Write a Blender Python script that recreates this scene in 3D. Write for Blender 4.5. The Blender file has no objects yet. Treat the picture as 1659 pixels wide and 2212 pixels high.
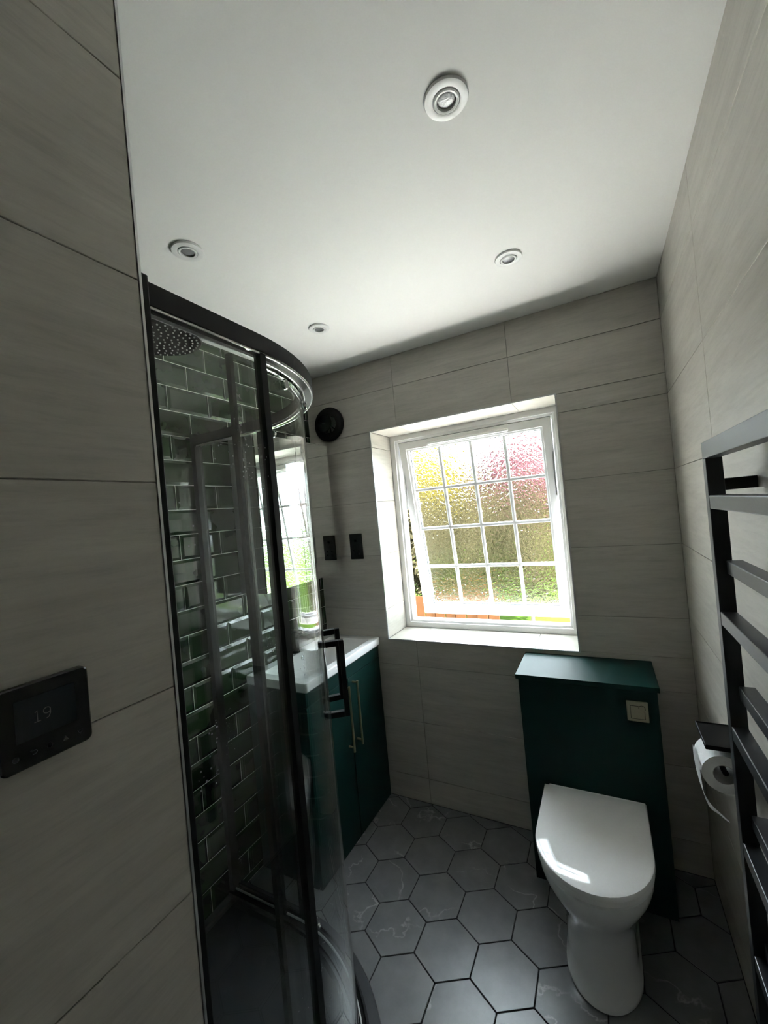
import bpy, bmesh, math, random
from mathutils import Vector, Matrix

SC = bpy.context.scene
COL = SC.collection
PI = math.pi

# ------------------------------------------------------------------ camera
cam_d = bpy.data.cameras.new('camera')
cam = bpy.data.objects.new('camera', cam_d)
COL.objects.link(cam)
cam_d.sensor_fit = 'HORIZONTAL'
cam_d.sensor_width = 36.0
cam_d.lens = 884.878 / 1659 * 36.0
cam_d.clip_start = 0.02
_r = Vector((0.87935753, 0.46721217, -0.09188645))
_u = Vector((0.08424751, 0.03726793, 0.99574769))
_f = Vector((-0.46864986, 0.88335943, 0.00658962))
M_ = Matrix(((_r.x, _u.x, -_f.x, 0), (_r.y, _u.y, -_f.y, 0), (_r.z, _u.z, -_f.z, 1.55413), (0, 0, 0, 1)))
cam.matrix_world = M_
SC.camera = cam

# ------------------------------------------------------------------ world, sun, exposure
# bright overcast sky (CIE standard overcast: the zenith three times as bright as the horizon) with a hazy sun
SUN_TO = Vector((0.72, -0.12, 0.78)).normalized()
wd = bpy.data.worlds.new('sky'); SC.world = wd
wd.use_nodes = True
_n = wd.node_tree.nodes; _l = wd.node_tree.links
_n.clear()
_tc = _n.new('ShaderNodeTexCoord')
_sp = _n.new('ShaderNodeSeparateXYZ'); _l.new(_tc.outputs['Generated'], _sp.inputs[0])
_mx = _n.new('ShaderNodeMath'); _mx.operation = 'MAXIMUM'; _mx.inputs[1].default_value = 0.0
_l.new(_sp.outputs['Z'], _mx.inputs[0])
_ma = _n.new('ShaderNodeMath'); _ma.operation = 'MULTIPLY_ADD'; _ma.inputs[1].default_value = 2 / 3; _ma.inputs[2].default_value = 1 / 3
_l.new(_mx.outputs[0], _ma.inputs[0])
_st = _n.new('ShaderNodeMath'); _st.operation = 'MULTIPLY'; _st.inputs[1].default_value = 21.5
_l.new(_ma.outputs[0], _st.inputs[0])
_bg = _n.new('ShaderNodeBackground'); _bg.inputs['Color'].default_value = (0.80, 0.91, 1.0, 1)
_l.new(_st.outputs[0], _bg.inputs['Strength'])
_o = _n.new('ShaderNodeOutputWorld')
_l.new(_bg.outputs[0], _o.inputs[0])
sun_d = bpy.data.lights.new('sun', 'SUN'); sun_d.energy = 108.0; sun_d.angle = 0.05
sun_d.color = (1.0, 0.965, 0.92)
sun = bpy.data.objects.new('sun', sun_d); COL.objects.link(sun)
sun.rotation_euler = SUN_TO.to_track_quat('Z', 'Y').to_euler()

vs = SC.view_settings
vs.view_transform = 'Standard'; vs.look = 'None'; vs.gamma = 1.0; vs.use_curve_mapping = False
vs.exposure = 0.80
SC.cycles.max_bounces = 10
SC.cycles.diffuse_bounces = 6
SC.cycles.glossy_bounces = 5
SC.cycles.transmission_bounces = 8
SC.cycles.transparent_max_bounces = 24
SC.cycles.caustics_reflective = True
SC.cycles.caustics_refractive = True
SC.cycles.sample_clamp_indirect = 0.0

# ------------------------------------------------------------------ room dimensions (metres)
D = 1.984       # window wall
RX = 0.268      # right wall
LX = -0.573     # near left wall face
LW = -1.508     # far left (green tile) wall
Y0 = 0.381      # end of near left wall
H = 2.4
YB = -1.15      # wall behind the camera
WX0, WX1, WZ0, WZ1 = -1.093, -0.143, 0.872, 2.016   # window reveal
WY = 2.215      # inside face of the window frame

# ------------------------------------------------------------------ materials
def new_mat(name):
    m = bpy.data.materials.new(name); m.use_nodes = True
    nt = m.node_tree
    return m, nt, nt.nodes['Principled BSDF']

def setp(b, **k):
    for kk, v in k.items():
        b.inputs[kk.replace('_', ' ')].default_value = v

def plain(name, col, rough=0.5, metal=0.0, spec=0.5, coat=0.0, noise=0.0, nscale=30.0, bump=0.0, bscale=200.0):
    m, nt, b = new_mat(name)
    b.inputs['Base Color'].default_value = (*col, 1)
    b.inputs['Roughness'].default_value = rough
    b.inputs['Metallic'].default_value = metal
    b.inputs['Specular IOR Level'].default_value = spec
    b.inputs['Coat Weight'].default_value = coat
    b.inputs['Coat Roughness'].default_value = 0.04
    N, L = nt.nodes, nt.links
    g = N.new('ShaderNodeNewGeometry')
    if noise > 0:
        t = N.new('ShaderNodeTexNoise'); t.inputs['Scale'].default_value = nscale; t.inputs['Detail'].default_value = 5
        L.new(g.outputs['Position'], t.inputs['Vector'])
        mx = N.new('ShaderNodeMix'); mx.data_type = 'RGBA'
        mx.inputs['A'].default_value = (*[c * (1 - noise) for c in col], 1)
        mx.inputs['B'].default_value = (*[min(1, c * (1 + noise)) for c in col], 1)
        L.new(t.outputs['Fac'], mx.inputs['Factor']); L.new(mx.outputs['Result'], b.inputs['Base Color'])
    if bump > 0:
        t2 = N.new('ShaderNodeTexNoise'); t2.inputs['Scale'].default_value = bscale; t2.inputs['Detail'].default_value = 3
        L.new(g.outputs['Position'], t2.inputs['Vector'])
        bp = N.new('ShaderNodeBump'); bp.inputs['Strength'].default_value = bump; bp.inputs['Distance'].default_value = 0.002
        L.new(t2.outputs['Fac'], bp.inputs['Height']); L.new(bp.outputs['Normal'], b.inputs['Normal'])
    return m

def ramp(N, stops):
    r = N.new('ShaderNodeValToRGB'); e = r.color_ramp.elements
    e[0].position, e[0].color = stops[0][0], (*stops[0][1], 1)
    e[1].position, e[1].color = stops[-1][0], (*stops[-1][1], 1)
    for p, c in stops[1:-1]:
        x = e.new(p); x.color = (*c, 1)
    return r

def random_offset(N, L):
    """world position plus a random shift for every tile"""
    g = N.new('ShaderNodeNewGeometry'); oi = N.new('ShaderNodeObjectInfo')
    mu = N.new('ShaderNodeMath'); mu.operation = 'MULTIPLY'; mu.inputs[1].default_value = 37.0
    L.new(oi.outputs['Random'], mu.inputs[0])
    ad = N.new('ShaderNodeVectorMath'); ad.operation = 'ADD'
    L.new(g.outputs['Position'], ad.inputs[0]); L.new(mu.outputs[0], ad.inputs[1])
    return ad.outputs[0], oi.outputs['Random']

def stone_tile(name, c0, c1, c2, rough=0.42):
    """large grey-beige wall tile with horizontal streaks"""
    m, nt, b = new_mat(name); N, L = nt.nodes, nt.links
    p, rnd = random_offset(N, L)
    mp = N.new('ShaderNodeMapping'); mp.inputs['Scale'].default_value = (1.6, 1.6, 13.0)
    L.new(p, mp.inputs['Vector'])
    n1 = N.new('ShaderNodeTexNoise'); n1.inputs['Scale'].default_value = 1.6; n1.inputs['Detail'].default_value = 9
    n1.inputs['Roughness'].default_value = 0.68; n1.inputs['Distortion'].default_value = 0.5
    L.new(mp.outputs[0], n1.inputs['Vector'])
    mp2 = N.new('ShaderNodeMapping'); mp2.inputs['Scale'].default_value = (3, 3, 30)
    L.new(p, mp2.inputs['Vector'])
    n2 = N.new('ShaderNodeTexNoise'); n2.inputs['Scale'].default_value = 3.0; n2.inputs['Detail'].default_value = 10
    n2.inputs['Roughness'].default_value = 0.75
    L.new(mp2.outputs[0], n2.inputs['Vector'])
    r1 = ramp(N, [(0.28, c0), (0.5, c1), (0.74, c2)])
    L.new(n1.outputs['Fac'], r1.inputs[0])
    r2 = ramp(N, [(0.36, (0.80, 0.80, 0.80)), (0.52, (1, 1, 1)), (0.75, (1.0, 1.0, 1.0))])
    L.new(n2.outputs['Fac'], r2.inputs[0])
    mx = N.new('ShaderNodeMix'); mx.data_type = 'RGBA'; mx.blend_type = 'MULTIPLY'; mx.inputs['Factor'].default_value = 0.55
    L.new(r1.outputs[0], mx.inputs['A']); L.new(r2.outputs[0], mx.inputs['B'])
    L.new(mx.outputs['Result'], b.inputs['Base Color'])
    b.inputs['Roughness'].default_value = rough
    bp = N.new('ShaderNodeBump'); bp.inputs['Strength'].default_value = 0.10; bp.inputs['Distance'].default_value = 0.002
    L.new(n2.outputs['Fac'], bp.inputs['Height']); L.new(bp.outputs['Normal'], b.inputs['Normal'])
    return m

def slate_hex(name):
    """slate-grey porcelain hexagon with fine white veins"""
    m, nt, b = new_mat(name); N, L = nt.nodes, nt.links
    p, rnd = random_offset(N, L)
    n1 = N.new('ShaderNodeTexNoise'); n1.inputs['Scale'].default_value = 9; n1.inputs['Detail'].default_value = 7
    n1.inputs['Roughness'].default_value = 0.6
    L.new(p, n1.inputs['Vector'])
    r1 = ramp(N, [(0.3, (0.115, 0.120, 0.124)), (0.7, (0.175, 0.180, 0.184))])
    L.new(n1.outputs['Fac'], r1.inputs[0])
    n2 = N.new('ShaderNodeTexNoise'); n2.inputs['Scale'].default_value = 2.6; n2.inputs['Detail'].default_value = 6
    n2.inputs['Distortion'].default_value = 0.25
    L.new(p, n2.inputs['Vector'])
    sb = N.new('ShaderNodeMath'); sb.operation = 'SUBTRACT'; sb.inputs[1].default_value = 0.5
    L.new(n2.outputs['Fac'], sb.inputs[0])
    ab = N.new('ShaderNodeMath'); ab.operation = 'ABSOLUTE'; L.new(sb.outputs[0], ab.inputs[0])
    r2 = ramp(N, [(0.0, (1, 1, 1)), (0.006, (0, 0, 0))]); L.new(ab.outputs[0], r2.inputs[0])
    n3 = N.new('ShaderNodeTexNoise'); n3.inputs['Scale'].default_value = 7
    L.new(p, n3.inputs['Vector'])
    r3 = ramp(N, [(0.46, (0, 0, 0)), (0.66, (0.6, 0.6, 0.6))]); L.new(n3.outputs['Fac'], r3.inputs[0])
    mu = N.new('ShaderNodeMath'); mu.operation = 'MULTIPLY'
    L.new(r2.outputs[0], mu.inputs[0]); L.new(r3.outputs[0], mu.inputs[1])
    mx = N.new('ShaderNodeMix'); mx.data_type = 'RGBA'
    mx.inputs['B'].default_value = (0.50, 0.50, 0.49, 1)
    L.new(mu.outputs[0], mx.inputs['Factor']); L.new(r1.outputs[0], mx.inputs['A'])
    L.new(mx.outputs['Result'], b.inputs['Base Color'])
    b.inputs['Roughness'].default_value = 0.34
    bp = N.new('ShaderNodeBump'); bp.inputs['Strength'].default_value = 0.06; bp.inputs['Distance'].default_value = 0.002
    L.new(n1.outputs['Fac'], bp.inputs['Height']); L.new(bp.outputs['Normal'], b.inputs['Normal'])
    return m

def glazed_green(name):
    m, nt, b = new_mat(name); N, L = nt.nodes, nt.links
    p, rnd = random_offset(N, L)
    n1 = N.new('ShaderNodeTexNoise'); n1.inputs['Scale'].default_value = 6; n1.inputs['Detail'].default_value = 3
    L.new(p, n1.inputs['Vector'])
    r1 = ramp(N, [(0.3, (0.011, 0.024, 0.010)), (0.7, (0.022, 0.042, 0.018))])
    L.new(n1.outputs['Fac'], r1.inputs[0]); L.new(r1.outputs[0], b.inputs['Base Color'])
    b.inputs['Roughness'].default_value = 0.07
    b.inputs['IOR'].default_value = 1.55
    n2 = N.new('ShaderNodeTexNoise'); n2.inputs['Scale'].default_value = 22; n2.inputs['Detail'].default_value = 1
    L.new(p, n2.inputs['Vector'])
    bp = N.new('ShaderNodeBump'); bp.inputs['Strength'].default_value = 0.035; bp.inputs['Distance'].default_value = 0.004
    L.new(n2.outputs['Fac'], bp.inputs['Height']); L.new(bp.outputs['Normal'], b.inputs['Normal'])
    return m

def clear_glass(name, tint=(0.965, 0.980, 0.972), ior=1.43, drops=True):
    """thin clear sheet: mirror-like reflection by Fresnel, the rest passes straight through"""
    m = bpy.data.materials.new(name); m.use_nodes = True
    nt = m.node_tree; N, L = nt.nodes, nt.links; N.clear()
    o = N.new('ShaderNodeOutputMaterial')
    tr = N.new('ShaderNodeBsdfTransparent'); tr.inputs[0].default_value = (*tint, 1)
    gl = N.new('ShaderNodeBsdfGlossy'); gl.inputs['Roughness'].default_value = 0.0
    gl.inputs['Color'].default_value = (1, 1, 1, 1)
    fr = N.new('ShaderNodeFresnel'); fr.inputs['IOR'].default_value = ior
    mx = N.new('ShaderNodeMixShader')
    # the sheet has two faces: keep the same outside-in index on both
    gg = N.new('ShaderNodeNewGeometry'); im = N.new('ShaderNodeMix')
    im.inputs['A'].default_value = ior; im.inputs['B'].default_value = 1.0 / ior
    L.new(gg.outputs['Backfacing'], im.inputs['Factor']); L.new(im.outputs['Result'], fr.inputs['IOR'])
    L.new(fr.outputs[0], mx.inputs[0]); L.new(tr.outputs[0], mx.inputs[1]); L.new(gl.outputs[0], mx.inputs[2])
    last = mx.outputs[0]
    if drops:   # dried water spots on the sheet
        g = N.new('ShaderNodeNewGeometry')
        v = N.new('ShaderNodeTexVoronoi'); v.inputs['Scale'].default_value = 95
        L.new(g.outputs['Position'], v.inputs['Vector'])
        lt = N.new('ShaderNodeMath'); lt.operation = 'LESS_THAN'; lt.inputs[1].default_value = 0.16
        L.new(v.outputs['Distance'], lt.inputs[0])
        n = N.new('ShaderNodeTexNoise'); n.inputs['Scale'].default_value = 5.0; n.inputs['Detail'].default_value = 2
        L.new(g.outputs['Position'], n.inputs['Vector'])
        gt = N.new('ShaderNodeMath'); gt.operation = 'GREATER_THAN'; gt.inputs[1].default_value = 0.62
        L.new(n.outputs['Fac'], gt.inputs[0])
        w = N.new('ShaderNodeTexWhiteNoise'); L.new(v.outputs['Color'], w.inputs['Vector'])
        g2 = N.new('ShaderNodeMath'); g2.operation = 'GREATER_THAN'; g2.inputs[1].default_value = 0.55
        L.new(w.outputs['Value'], g2.inputs[0])
        m1 = N.new('ShaderNodeMath'); m1.operation = 'MULTIPLY'; L.new(lt.outputs[0], m1.inputs[0]); L.new(gt.outputs[0], m1.inputs[1])
        m2 = N.new('ShaderNodeMath'); m2.operation = 'MULTIPLY'; L.new(m1.outputs[0], m2.inputs[0]); L.new(g2.outputs[0], m2.inputs[1])
        m3 = N.new('ShaderNodeMath'); m3.operation = 'MULTIPLY'; m3.inputs[1].default_value = 0.35; L.new(m2.outputs[0], m3.inputs[0])
        df = N.new('ShaderNodeBsdfDiffuse'); df.inputs[0].default_value = (0.8, 0.82, 0.84, 1)
        mx2 = N.new('ShaderNodeMixShader')
        L.new(m3.outputs[0], mx2.inputs[0]); L.new(last, mx2.inputs[1]); L.new(df.outputs[0], mx2.inputs[2])
        last = mx2.outputs[0]
    L.new(last, o.inputs[0])
    return m

def obscure_glass(name, bumpy=True):
    m = bpy.data.materials.new(name); m.use_nodes = True
    nt = m.node_tree; N, L = nt.nodes, nt.links; N.clear()
    o = N.new('ShaderNodeOutputMaterial')
    gl = N.new('ShaderNodeBsdfGlass'); gl.inputs['Roughness'].default_value = 0.02 if bumpy else 0.0; gl.inputs['IOR'].default_value = 1.45
    gl.inputs['Color'].default_value = (0.97, 0.98, 0.97, 1)
    g = N.new('ShaderNodeNewGeometry')
    n = N.new('ShaderNodeTexNoise'); n.inputs['Scale'].default_value = 62; n.inputs['Detail'].default_value = 1.0
    n.inputs['Distortion'].default_value = 0.8
    L.new(g.outputs['Position'], n.inputs['Vector'])
    bp = N.new('ShaderNodeBump'); bp.inputs['Strength'].default_value = 1.0; bp.inputs['Distance'].default_value = 0.0040
    L.new(n.outputs['Fac'], bp.inputs['Height'])
    if bumpy: L.new(bp.outputs['Normal'], gl.inputs['Normal'])
    L.new(gl.outputs[0], o.inputs[0])
    return m

M = {}
M['tile'] = stone_tile('grey_stone_tile', (0.418, 0.396, 0.348), (0.492, 0.467, 0.415), (0.566, 0.538, 0.480))
M['grout_grey'] = plain('grey_grout', (0.26, 0.25, 0.225), 0.9)
M['grout_dark'] = plain('dark_grout', (0.012, 0.013, 0.015), 0.85)
M['grout_white'] = plain('white_grout', (0.78, 0.78, 0.72), 0.9, noise=0.06)
M['green_tile'] = glazed_green('green_glaze')
M['hex'] = slate_hex('slate_hexagon')
M['ceiling'] = plain('ceiling_paint', (0.86, 0.86, 0.84), 0.75, noise=0.015, nscale=2.0)
M['upvc'] = plain('white_upvc', (0.80, 0.80, 0.80), 0.25, noise=0.01)
M['lightwhite'] = plain('white_lacquer', (0.78, 0.78, 0.77), 0.35)
M['ceramic'] = plain('white_ceramic', (0.86, 0.87, 0.88), 0.06, coat=0.5)
M['lid'] = plain('white_lid', (0.90, 0.90, 0.91), 0.07, spec=0.4)
M['green_paint'] = plain('dark_green_satin', (0.0045, 0.031, 0.027), 0.48, spec=0.20, noise=0.05, nscale=6)
M['black'] = plain('matt_black_metal', (0.0045, 0.0045, 0.0052), 0.45, spec=0.22, noise=0.1)
M['rail_black'] = plain('textured_anthracite', (0.016, 0.018, 0.021), 0.36, bump=0.15, bscale=900)
M['gloss_black'] = plain('gloss_black_plastic', (0.008, 0.008, 0.009), 0.20)
M['tray'] = plain('black_tray', (0.020, 0.022, 0.026), 0.40, bump=0.1, bscale=300)
M['chrome'] = plain('chrome', (0.80, 0.81, 0.82), 0.12, 1.0)
M['alu'] = plain('satin_aluminium', (0.62, 0.62, 0.62), 0.30, 1.0)
M['dark_alu'] = plain('dark_tile_trim', (0.16, 0.16, 0.155), 0.35, 1.0)
M['brass'] = plain('brushed_brass', (0.62, 0.50, 0.28), 0.28, 1.0)
M['plate'] = plain('brushed_gold_plate', (0.60, 0.55, 0.40), 0.34, 1.0)
M['plate_line'] = plain('plate_groove', (0.05, 0.045, 0.03), 0.6)
M['mirror'] = plain('mirror_glass', (0.90, 0.92, 0.91), 0.0, 1.0)
M['cab_side'] = plain('cabinet_grey', (0.12, 0.125, 0.125), 0.35)
M['glass'] = clear_glass('shower_glass')
M['obscure'] = obscure_glass('obscure_window_glass')
M['float'] = obscure_glass('flat_outer_glass', False)
M['lens'] = plain('lamp_lens', (0.22, 0.225, 0.23), 0.30, 0.2, bump=0.4, bscale=260)
M['paper'] = plain('tissue_paper', (0.80, 0.80, 0.80), 0.95, bump=0.3, bscale=500)
M['card'] = plain('grey_card', (0.42, 0.41, 0.39), 0.9)
M['screen'] = plain('dark_screen', (0.020, 0.024, 0.028), 0.22)
M['print'] = plain('grey_print', (0.085, 0.085, 0.09), 0.5)
M['hole'] = plain('socket_hole', (0.003, 0.003, 0.003), 0.7)
M['print_dim'] = plain('dim_digits', (0.075, 0.08, 0.083), 0.5)
M['seal'] = plain('grey_seal', (0.30, 0.30, 0.30), 0.5)
M['nozzle'] = plain('rubber_nozzle', (0.55, 0.56, 0.55), 0.45)
M['blade'] = plain('silver_blade', (0.55, 0.55, 0.56), 0.28, 1.0)
M['door'] = plain('white_door_paint', (0.70, 0.70, 0.68), 0.4)
M['render'] = plain('outer_render', (0.55, 0.50, 0.44), 0.9, noise=0.1)
M['bounce_paving'] = plain('pale_bounce_paving', (0.64, 0.625, 0.59), 0.9, noise=0.15, nscale=3)  # pale so the unseen ground below the window reflects light indoors
M['lawn'] = plain('lawn_green', (0.016, 0.030, 0.004), 0.9, spec=0.02, noise=0.5, nscale=40)
M['fence'] = plain('fence_wood', (0.030, 0.0125, 0.0042), 0.8, spec=0.05, noise=0.25, nscale=9)
M['ivy'] = plain('ivy_leaf', (0.030, 0.026, 0.013), 0.7, spec=0.03, noise=0.7, nscale=9)
M['gold_leaf'] = plain('yellow_green_leaf', (0.060, 0.049, 0.006), 0.7, spec=0.03, noise=0.35, nscale=7)
M['olive_leaf'] = plain('olive_leaf', (0.046, 0.036, 0.010), 0.7, spec=0.03, noise=0.4, nscale=3)
M['lime_leaf'] = plain('lime_leaf', (0.018, 0.021, 0.003), 0.7, spec=0.03, noise=0.4, nscale=7)
M['pink_leaf'] = plain('rose_leaf', (0.062, 0.026, 0.030), 0.7, spec=0.03, noise=0.3, nscale=6)
M['bark'] = plain('bark', (0.10, 0.07, 0.05), 0.9, noise=0.4)
M['brick'] = plain('rose_brick', (0.42, 0.22, 0.19), 0.9, noise=0.15, nscale=8)
M['roof'] = plain('roof_tiles', (0.24, 0.13, 0.11), 0.9, noise=0.2, nscale=5)

# ------------------------------------------------------------------ object helpers
ORG = {}

def link(o, parent=None, org=None):
    COL.objects.link(o)
    p = ORG[parent.name] if parent is not None else Vector((0, 0, 0))
    org = Vector(org) if org is not None else p.copy()
    if parent is not None:
        o.parent = parent
    o.location = org - p
    ORG[o.name] = org
    return o

def tag(o, label=None, cat=None, group=None, kind=None):
    if label: o['label'] = label
    if cat: o['category'] = cat
    if group: o['group'] = group
    if kind: o['kind'] = kind
    return o

def empty(name, loc, label=None, cat=None, group=None, kind=None):
    o = bpy.data.objects.new(name, None); o.empty_display_size = 0.05
    link(o, None, loc)
    return tag(o, label, cat, group, kind)

def obj(name, bm, mat, parent=None, org=None, smooth=False, me=None):
    """one mesh object; bm is in world coordinates"""
    p = ORG[parent.name] if parent is not None else Vector((0, 0, 0))
    og = Vector(org) if org is not None else p.copy()
    if me is None:
        me = bpy.data.meshes.new(name)
        bmesh.ops.translate(bm, verts=bm.verts, vec=-og)
        bmesh.ops.recalc_face_normals(bm, faces=bm.faces)
        if smooth:
            for f in bm.faces: f.smooth = True
            for e in bm.edges:
                if len(e.link_faces) == 2 and e.calc_face_angle(0) > math.radians(38): e.smooth = False
        bm.to_mesh(me); bm.free()
        me.materials.append(M[mat] if isinstance(mat, str) else mat)
    o = bpy.data.objects.new(name, me)
    return link(o, parent, og)

def B(): return bmesh.new()

def box(bm, x0, x1, y0, y1, z0, z1):
    v = [bm.verts.new(c) for c in ((x0, y0, z0), (x1, y0, z0), (x1, y1, z0), (x0, y1, z0), (x0, y0, z1), (x1, y0, z1), (x1, y1, z1), (x0, y1, z1))]
    fs = []
    for q in ((0, 3, 2, 1), (4, 5, 6, 7), (0, 1, 5, 4), (1, 2, 6, 5), (2, 3, 7, 6), (3, 0, 4, 7)):
        fs.append(bm.faces.new([v[i] for i in q]))
    return v, fs

def rbox(x0, x1, y0, y1, z0, z1, r=0.003, seg=2):
    bm = B(); box(bm, x0, x1, y0, y1, z0, z1)
    bmesh.ops.bevel(bm, geom=list(bm.edges), offset=r, segments=seg, profile=0.5, affect='EDGES')
    return bm

def lathe(bm, prof, c, axis='z', seg=48, close=True, flip=1):
    """prof: list of (r, h) along the axis"""
    rings = []
    for r, h in prof:
        ring = []
        for i in range(seg):
            a = 2 * PI * i / seg
            u, w = r * math.cos(a), r * math.sin(a)
            if axis == 'z': p = (c[0] + u, c[1] + w, c[2] + h * flip)
            elif axis == 'y': p = (c[0] + u, c[1] + h * flip, c[2] + w)
            else: p = (c[0] + h * flip, c[1] + u, c[2] + w)
            ring.append(bm.verts.new(p))
        rings.append(ring)
    for a, b in zip(rings, rings[1:]):
        for i in range(seg):
            j = (i + 1) % seg
            bm.faces.new((a[i], a[j], b[j], b[i]))
    if close:
        if prof[0][0] > 1e-6: bm.faces.new(rings[0])
        if prof[-1][0] > 1e-6: bm.faces.new(rings[-1])
    return rings

def tube(bm, pts, r, seg=12, cap=True):
    pts = [Vector(p) for p in pts]; rings = []
    up = Vector((0, 0, 1))
    for i, p in enumerate(pts):
        t = (pts[min(i + 1, len(pts) - 1)] - pts[max(i - 1, 0)]).normalized()
        a = t.cross(up)
        if a.length < 1e-3: a = t.cross(Vector((1, 0, 0)))
        a.normalize(); b = t.cross(a).normalized()
        rr = r[i] if isinstance(r, (list, tuple)) else r
        rings.append([bm.verts.new(p + (a * math.cos(2 * PI * k / seg) + b * math.sin(2 * PI * k / seg)) * rr) for k in range(seg)])
    for A, C in zip(rings, rings[1:]):
        for k in range(seg):
            bm.faces.new((A[k], A[(k + 1) % seg], C[(k + 1) % seg], C[k]))
    if cap:
        bm.faces.new(rings[0]); bm.faces.new(rings[-1])

def loft(bm, rings, cap0=True, cap1=True):
    R = [[bm.verts.new(p) for p in ring] for ring in rings]
    n = len(R[0])
    for a, b in zip(R, R[1:]):
        for i in range(n):
            j = (i + 1) % n
            bm.faces.new((a[i], a[j], b[j], b[i]))
    if cap0: bm.faces.new(R[0])
    if cap1: bm.faces.new(R[-1])
    return R

def prism(bm, poly, z0, z1):
    loft(bm, [[(x, y, z0) for x, y in poly], [(x, y, z1) for x, y in poly]])

def clip_poly(poly, x0, x1, y0, y1):
    def cut(P, inside, inter):
        out = []
        for i in range(len(P)):
            a, b = P[i - 1], P[i]
            if inside(b):
                if not inside(a): out.append(inter(a, b))
                out.append(b)
            elif inside(a): out.append(inter(a, b))
        return out
    def ix(v): return lambda a, b: (v, a[1] + (b[1] - a[1]) * (v - a[0]) / (b[0] - a[0]))
    def iy(v): return lambda a, b: (a[0] + (b[0] - a[0]) * (v - a[1]) / (b[1] - a[1]), v)
    for ins, it in ((lambda p: p[0] >= x0, ix(x0)), (lambda p: p[0] <= x1, ix(x1)), (lambda p: p[1] >= y0, iy(y0)), (lambda p: p[1] <= y1, iy(y1))):
        poly = cut(poly, ins, it)
        if len(poly) < 3: return []
    return poly

TILE_CACHE = {}
# face frames: u, v across the face, n out of the wall towards the room
FRAMES = {'back': ((1, 0, 0), (0, 0, 1), (0, -1, 0)), 'right': ((0, 1, 0), (0, 0, 1), (-1, 0, 0)),
          'left': ((0, 1, 0), (0, 0, 1), (1, 0, 0)), 'front': ((1, 0, 0), (0, 0, 1), (0, 1, 0)),
          'up': ((1, 0, 0), (0, 1, 0), (0, 0, 1)), 'down': ((1, 0, 0), (0, 1, 0), (0, 0, -1))}

def tile(name, parent, frame, origin, u0, u1, v0, v1, mat, t=0.006, bw=0.0008, bd=0.0008):
    """one rectangular tile: u0..u1 by v0..v1 on the face plane through origin; bw/bd = width and depth of its bevel"""
    w, h = u1 - u0, v1 - v0
    if w < 0.004 or h < 0.004: return None
    fu, fv, fn = [Vector(a) for a in FRAMES[frame]]
    key = (frame, round(w, 4), round(h, 4), mat, t, bw)
    me = TILE_CACHE.get(key)
    if me is None:
        bm = B(); b = min(bw, w * 0.3, h * 0.3)
        def ring(i, d): return [bm.verts.new(fu * (sx * (w / 2 - i)) + fv * (sy * (h / 2 - i)) - fn * d) for sx, sy in ((-1, -1), (1, -1), (1, 1), (-1, 1))]
        a, c, d = ring(b, 0), ring(0, bd), ring(0, t)
        bm.faces.new(a); bm.faces.new(d)
        for p, q in ((a, c), (c, d)):
            for i in range(4): bm.faces.new((p[i], p[(i + 1) % 4], q[(i + 1) % 4], q[i]))
        bmesh.ops.recalc_face_normals(bm, faces=bm.faces)
        me = bpy.data.meshes.new(name); bm.to_mesh(me); bm.free(); me.materials.append(M[mat])
        TILE_CACHE[key] = me
    pos = Vector(origin) + fu * ((u0 + u1) / 2) + fv * ((v0 + v1) / 2)
    o = bpy.data.objects.new(name, me)
    return link(o, parent, pos)

def cuts(lo, hi, joint, pitch):
    """intervals between lo and hi of a joint line grid"""
    k0 = math.floor((lo - joint) / pitch)
    e = [joint + k * pitch for k in range(k0, k0 + int((hi - lo) / pitch) + 3)]
    out = []
    for a, b in zip(e, e[1:]):
        a2, b2 = max(a, lo), min(b, hi)
        if b2 - a2 > 0.006: out.append((a2, b2))
    return out

ZJ = 2.232      # a horizontal joint of the wall tiles
G = 0.0009      # half a joint

# ================================================================== THE SETTING
# ---- window wall
bm = B()
T = 0.008
for a in ((LW - 0.2, WX0 - T, -0.1, H + 0.1), (WX1 + T, RX + 0.2, -0.1, H + 0.1)):
    box(bm, a[0], a[1], D + 0.0035, 2.30, a[2], a[3])
box(bm, WX0 - T, WX1 + T, D + 0.0035, 2.30, -0.1, WZ0 - T)
box(bm, WX0 - T, WX1 + T, D + 0.0035, 2.30, WZ1 + T, H + 0.1)
wall_back = tag(obj('wall_back', bm, 'grout_grey'), 'grey stone-effect tiled wall around the window', None, None, 'structure')
for (z0, z1) in cuts(0.0, H, ZJ, 0.3):
    for (x0, x1) in cuts(LW, RX, -0.33, 0.6):
        # cut round the window opening
        rects = []
        if x1 <= WX0 or x0 >= WX1 or z1 <= WZ0 or z0 >= WZ1:
            rects.append((x0, x1, z0, z1))
        else:
            zl, zh = max(z0, WZ0), min(z1, WZ1)
            if z0 < WZ0: rects.append((x0, x1, z0, WZ0))
            if z1 > WZ1: rects.append((x0, x1, WZ1, z1))
            if x0 < WX0: rects.append((x0, WX0, zl, zh))
            if x1 > WX1: rects.append((WX1, x1, zl, zh))
        for a, b, c, d in rects:
            tile('tile', wall_back, 'back', (0, D, 0), a + G, b - G, c + G, d - G, 'tile')
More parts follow.
